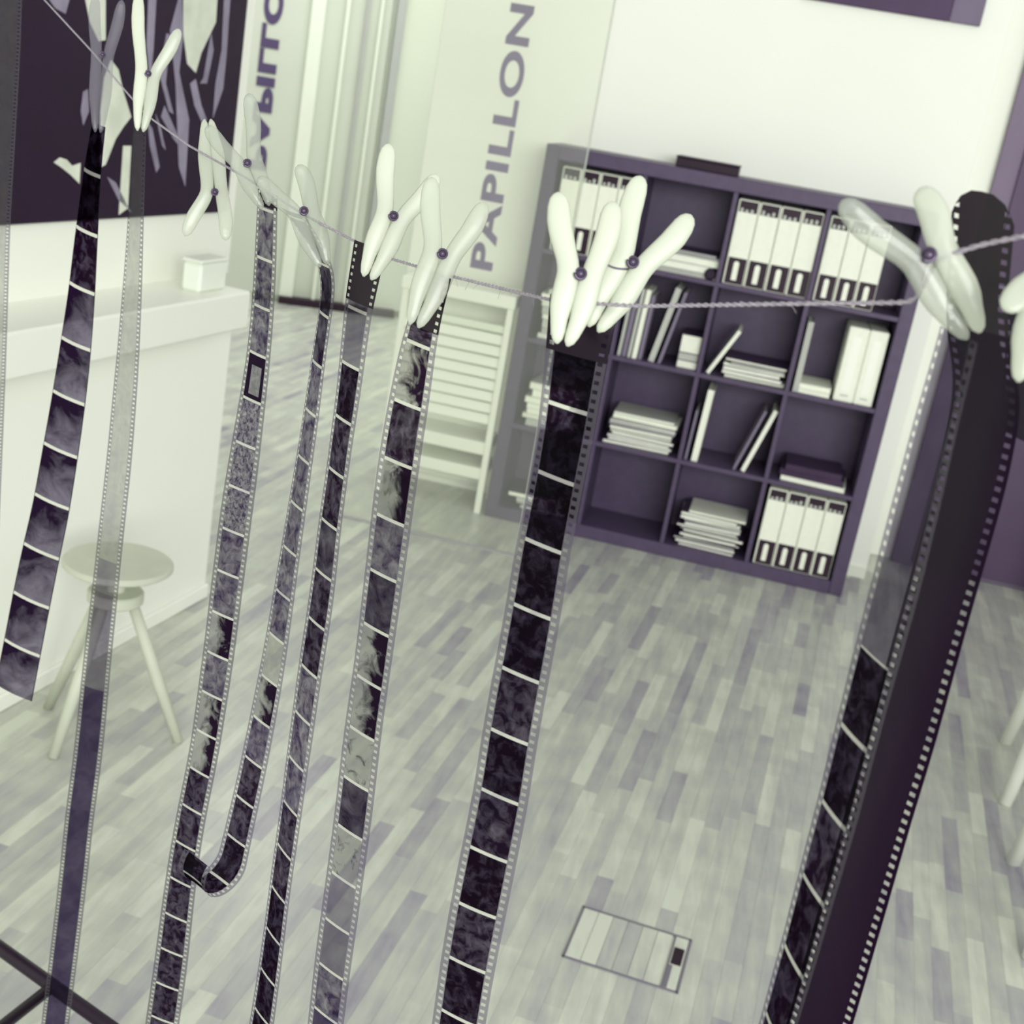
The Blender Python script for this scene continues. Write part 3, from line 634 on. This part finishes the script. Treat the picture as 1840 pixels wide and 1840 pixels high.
def film_strip(key, S):
    s, P, X, sy = film_path(S); Ltot = s[-1]; W = S['w']; hw_ = W / 2
    def pos(sv, xm):
        u = (xm - hw_) / hw_
        if S.get('round'): sv = max(sv, .011 * abs(u) ** 3.2)
        p_ = np.array([np.interp(sv, s, P[:, i]) for i in range(3)]); c_ = np.array([np.interp(sv, s, X[:, i]) for i in range(3)])
        t = np.array([np.interp(sv + .002, s, P[:, i]) - np.interp(sv - .002, s, P[:, i]) for i in range(3)]); nv = np.cross(c_, t); nv /= max(1e-9, np.linalg.norm(nv))
        return p_ + c_ * (xm - hw_) / 1000 + nv * S.get('cup', .0012) * (u * u - .4)
    o0 = P[0].copy(); root = tag(empty('film_strip', tuple(o0)), S['label'], 'film', S.get('group'))
    pitch = S['pitch'] / 1000
    perf = S.get('perf', True)
    s_first = sy(S['fl'][0]) if S.get('fl') else 0.0
    ph = s_first % pitch; nf0 = int(math.floor((s_first) / pitch + 1e-6))     # frames before the first known line
    lead = sy(S['lead']) if S.get('lead') else 0.0
    if perf: e0, e1, hx0, hx1 = 5.5, W - 5.5, 2.0, 4.8
    else: e0, e1 = S.get('marg', 2.5), W - S.get('marg', 2.5)
    # perforated margins
    def margins(sa, sb, name, mt_):
        sides = (MB(), MB()); pp = .00475
        cols = [(0, hx0), (hx0, hx1), (hx1, e0)] if perf else [(0, e0)]
        cols2 = [(W - b_, W - a_) for a_, b_ in cols]
        k0 = int(math.floor((sa - ph) / pp)); k1 = int(math.ceil((sb - ph) / pp))
        for k in range(k0, k1):
            b0 = ph + k * pp
            cuts = [b0, b0 + .00138, b0 + .00337, b0 + pp] if perf else [b0, b0 + pp]
            for j in range(len(cuts) - 1):
                u0, u1 = max(sa, cuts[j]), min(sb, cuts[j + 1])
                if u1 - u0 < 1e-6: continue
                for cc, mb in ((cols, sides[0]), (cols2, sides[1])):
                    for ci, (xa, xb) in enumerate(cc):
                        if perf and j == 1 and ci == 1: continue
                        mb.add([pos(u0, xa) - o0, pos(u0, xb) - o0, pos(u1, xb) - o0, pos(u1, xa) - o0], [(0, 1, 2, 3)], 0, True)
        if sides[0].f: sides[0].build(name, mt_, root); sides[1].build(name, mt_, root)
    if lead > 0: margins(0, lead, 'leader_edge', FK)
    margins(lead, Ltot, 'perforated_edge' if perf else 'film_edge', S.get('base', FB))
    def sheet(sa, sb, name, mt_, xa=e0, xb=e1, shrink=0):
        if sb - sa < .0001: return
        n = max(1, int((sb - sa) / .005)); nx = 4; vs = []; uvs = []
        for i in range(n + 1):
            for j in range(nx + 1):
                vs.append(pos(sa + (sb - sa) * i / n, xa + (xb - xa) * j / nx) - o0); uvs.append((j / nx, i / n * 1.5))
        fs = [(i * (nx + 1) + j, i * (nx + 1) + j + 1, (i + 1) * (nx + 1) + j + 1, (i + 1) * (nx + 1) + j) for i in range(n) for j in range(nx)]
        me = bpy.data.meshes.new(name); me.from_pydata([tuple(v) for v in vs], [], fs)
        ul = me.uv_layers.new(name='UVMap')
        for lp in me.loops: ul.data[lp.index].uv = uvs[lp.vertex_index]
        for p_ in me.polygons: p_.use_smooth = True
        me.update(); return link(name, me, mt_, root)
    g = S.get('gap', .0011)
    # leader in the middle
    if lead > 0: sheet(0, lead, 'leader', FK)
    types = S['frames']; fi = 0
    k = int(math.floor((lead - ph) / pitch)); gap = MB(); gmat = S.get('gapm', FGAP)
    blank = S.get('blank')
    while ph + k * pitch < Ltot:
        a_, b_ = ph + k * pitch, ph + (k + 1) * pitch
        idx = k - int(round((s_first - ph) / pitch))
        aa, bb = max(a_, lead), min(b_, Ltot)
        if bb > aa:
            ty = types[idx] if 0 <= idx < len(types) else (S.get('pre', types[0]) if idx < 0 else types[-1 - (idx % 2)])
            if blank or (idx < 0 and S.get('clear_pre')):
                sheet(aa, bb, 'film_sheet', ty)
            else:
                sheet(max(aa, a_ + g), min(bb, b_ - g), 'image_frame', ty)
                u0, u1 = max(a_ - (0 if (idx == 0 and S.get('clear_pre')) else g), lead), min(a_ + g, Ltot)
                if u1 - u0 > 1e-4: sheet(u0, u1, 'frame_line', gmat)
        k += 1
    return root
for k_, S_ in STR.items(): film_strip(k_, S_)

# ------------------------------------------------------------------ string
sp = [(-120, -235, 1.86), (80, 0, 1.56), (165, 92, 1.42), (262, 206, 1.285), (340, 262, 1.16), (440, 318, 1.035), (545, 385, .955), (650, 440, .885), (700, 464, .862), (790, 491, .803), (900, 518, .735), (985, 538, .680), (1020, 543, .668), (1150, 550, .632), (1400, 546, .563), (1645, 543, .512), (1682, 466, .502), (1760, 440, .488), (1960, 400, .45)]
sp3 = [at(u, v, z) for u, v, z in sp]
seg = np.concatenate([[0], np.cumsum([np.linalg.norm(sp3[i + 1] - sp3[i]) for i in range(len(sp3) - 1)])])
sn = int(seg[-1] / .0022); sv = np.linspace(0, seg[-1], sn); SP = np.array([[np.interp(q, seg, [p_[i] for p_ in sp3]) for i in range(3)] for q in sv])
for i in range(3): SP[:, i] = gsm(SP[:, i], 1.6)
st = tag(empty('twine_string', tuple(SP[0])), 'thin twisted twine stretched across the room holding the pegs and films', 'string')
for ph_ in (0, math.pi):
    pts = []
    for i, q in enumerate(sv):
        t = SP[min(i + 1, sn - 1)] - SP[max(i - 1, 0)]; t /= np.linalg.norm(t); a1 = np.cross(t, [0, 0, 1]); a1 /= np.linalg.norm(a1); a2 = np.cross(t, a1)
        th_ = q / .009 * 2 * math.pi + ph_; pts.append(SP[i] + .00052 * (math.cos(th_) * a1 + math.sin(th_) * a2) - SP[0])
    MB().tube(pts, .00062, 6).build('strand', TWINE, st)
hb = MB(); rh = random.Random(5)
for k in range(46):
    i = rh.randrange(int(sn * .62), int(sn * .93)); p0 = SP[i] - SP[0]; d = np.array([rh.gauss(0, 1), rh.gauss(0, 1), rh.gauss(0, 1)]); d /= np.linalg.norm(d)
    hb.tube([p0, p0 + d * .0025 + np.array([0, 0, -.0006]), p0 + d * .0045 + np.array([0, 0, -.002])], .00012, 4)
tag(hb.build('loose_fibres', TWINE, st), kind='stuff')

# ------------------------------------------------------------------ pegs
def peg(hinge, tl, tr, jaw, z, label, mt_=PLASTIC, group=None, sc=1.0, arc=False, mt2=None):
    H, TL, TR, J = (at(q[0], q[1], z) for q in (hinge, tl, tr, jaw)); o0 = H.copy()
    root = tag(empty('clothes_peg', tuple(o0)), label, 'peg', group)
    vw = (H - C) / np.linalg.norm(H - C); ax = J - H; ax /= np.linalg.norm(ax)
    sd = np.cross(ax, vw); sd /= np.linalg.norm(sd)
    if (TL - TR) @ sd < 0: sd = -sd
    prof_t = [0, .012, .04, .09, .18, .30, .42, .52, .60, .68, .76, .84, .92, .97, 1.0]
    prof_w = [.6, 2.6, 4.3, 5.4, 6.0, 5.8, 5.4, 5.5, 5.8, 5.9, 5.4, 4.3, 3.6, 2.6, .7]
    prof_h = [.6, 1.8, 2.6, 3.2, 3.6, 3.8, 4.0, 4.2, 4.3, 4.2, 4.0, 3.5, 2.6, 1.8, .6]
    for T_, sg, pm in ((TL, 1, mt_), (TR, -1, mt2 or mt_)):
        hp = H + sd * sg * .0056 * sc - ax * .001
        jm = H * .45 + J * .55 + sd * sg * .0054 * sc; jp = J + sd * sg * .0026 * sc
        ctl = [T_, T_ * .55 + hp * .45 + sd * sg * .0022 * sc, hp, jm, jp]
        L = np.concatenate([[0], np.cumsum([np.linalg.norm(ctl[i + 1] - ctl[i]) for i in range(4)])]); L /= L[-1]
        tt = np.linspace(0, 1, 61); cu = np.array([[np.interp(q, L, [c_[i] for c_ in ctl]) for i in range(3)] for q in tt])
        for i in range(3): cu[:, i] = gsm(cu[:, i], 3.5)
        mb = MB(); vs = []; N = 16; rows = 0
        for q in sorted(set(list(np.linspace(.05, .95, 25)) + prof_t)):
            c_ = np.array([np.interp(q, tt, cu[:, i]) for i in range(3)]); t = np.array([np.interp(min(1, q + .02), tt, cu[:, i]) - np.interp(max(0, q - .02), tt, cu[:, i]) for i in range(3)]); t /= np.linalg.norm(t)
            s_ = np.cross(t, vw); s_ /= np.linalg.norm(s_); ww = np.interp(q, prof_t, prof_w) * sc / 1000; hh = np.interp(q, prof_t, prof_h) * sc / 1000
            for j in range(N):
                a_ = 2 * math.pi * j / N; ca, sa = math.cos(a_), math.sin(a_)
                vs.append(c_ + s_ * ww * math.copysign(abs(ca) ** .7, ca) + vw * hh * math.copysign(abs(sa) ** .7, sa) - o0)
            rows += 1
        fs = [(i * N + j, i * N + (j + 1) % N, (i + 1) * N + (j + 1) % N, (i + 1) * N + j) for i in range(rows - 1) for j in range(N)] + [tuple(range(N))[::-1], tuple((rows - 1) * N + j for j in range(N))]
        mb.add(vs, fs, 0, True); mb.build('blade', pm, root)
    # spring: coil on the hinge with two wire arms
    mb = MB(); pts = []
    for i in range(49):
        a_ = 2 * math.pi * i / 12; pts.append(.0026 * sc * (math.cos(a_) * sd + math.sin(a_) * ax) + vw * (-.0058 + .0116 * i / 48) * sc)
    mb.tube(pts, .0008 * sc, 6); mb.tube([-vw * .0066 * sc, vw * .0066 * sc], .0019 * sc, 10); mb.build('spring', STEEL, root)
    if arc:
        pts = [(-.0045 * sc * vw) + sd * .0185 * sc * (i / 10) + ax * (.004 + .0035 * math.sin(math.pi * i / 10)) * sc for i in range(11)]
        MB().tube(pts, .0005, 6).build('spring_arm', STEEL, root)
    return root
peg((184, 98), (172, -8), (219, 0), (176, 238), 1.372, 'clear plastic peg gripping the top of the wide black film', PLASTICD)
peg((21, -150), (2, -262), (48, -258), (18, -42), 1.605, 'clear plastic peg gripping the blank film beyond the wide black film', PLASTICC)
peg((266, 132), (249, -12), (322, 52), (252, 236), 1.262, 'pale plastic peg gripping the blank grey film before the picture', PLASTIC, mt2=PLASTICT)
peg((386, 345), (405, 432), (332, 424), (373, 214), 1.14, 'pale plastic peg hanging upside down from the twine', PLASTICT)
peg((444, 293), (372, 226), (447, 168), (478, 372), 1.008, 'clear plastic peg gripping the film with pale margins near the upside down peg', PLASTICC)
peg((546, 379), (465, 318), (536, 296), (582, 478), .938, 'clear plastic peg gripping the curled film', PLASTICC)
peg((707, 388), (699, 258), (786, 314), (660, 500), .858, 'white plastic peg gripping the black leader of the narrow film', PLASTIC)
peg((795, 456), (776, 318), (871, 364), (744, 586), .786, 'clear plastic peg gripping the film with figure pictures', PLASTICT)
peg((1043, 492), (1003, 345), (1102, 362), (1010, 620), .652, 'white plastic peg with a pointed jaw on the broad dark film', PLASTIC)
peg((1137, 471), (1152, 316), (1242, 386), (1066, 592), .664, 'white plastic peg beside the pointed one on the broad dark film', PLASTIC, arc=True)
peg((1669, 458), (1512, 360), (1652, 338), (1750, 604), .502, 'glassy plastic peg tied to the twine above the two long black films', PLASTICC, sc=.95, mt2=PLASTICT)
peg((1905, 505), (1960, 400), (1806, 560), (1842, 690), .47, 'pale plastic peg gripping the black film by the dark door', PLASTICT, sc=.9)
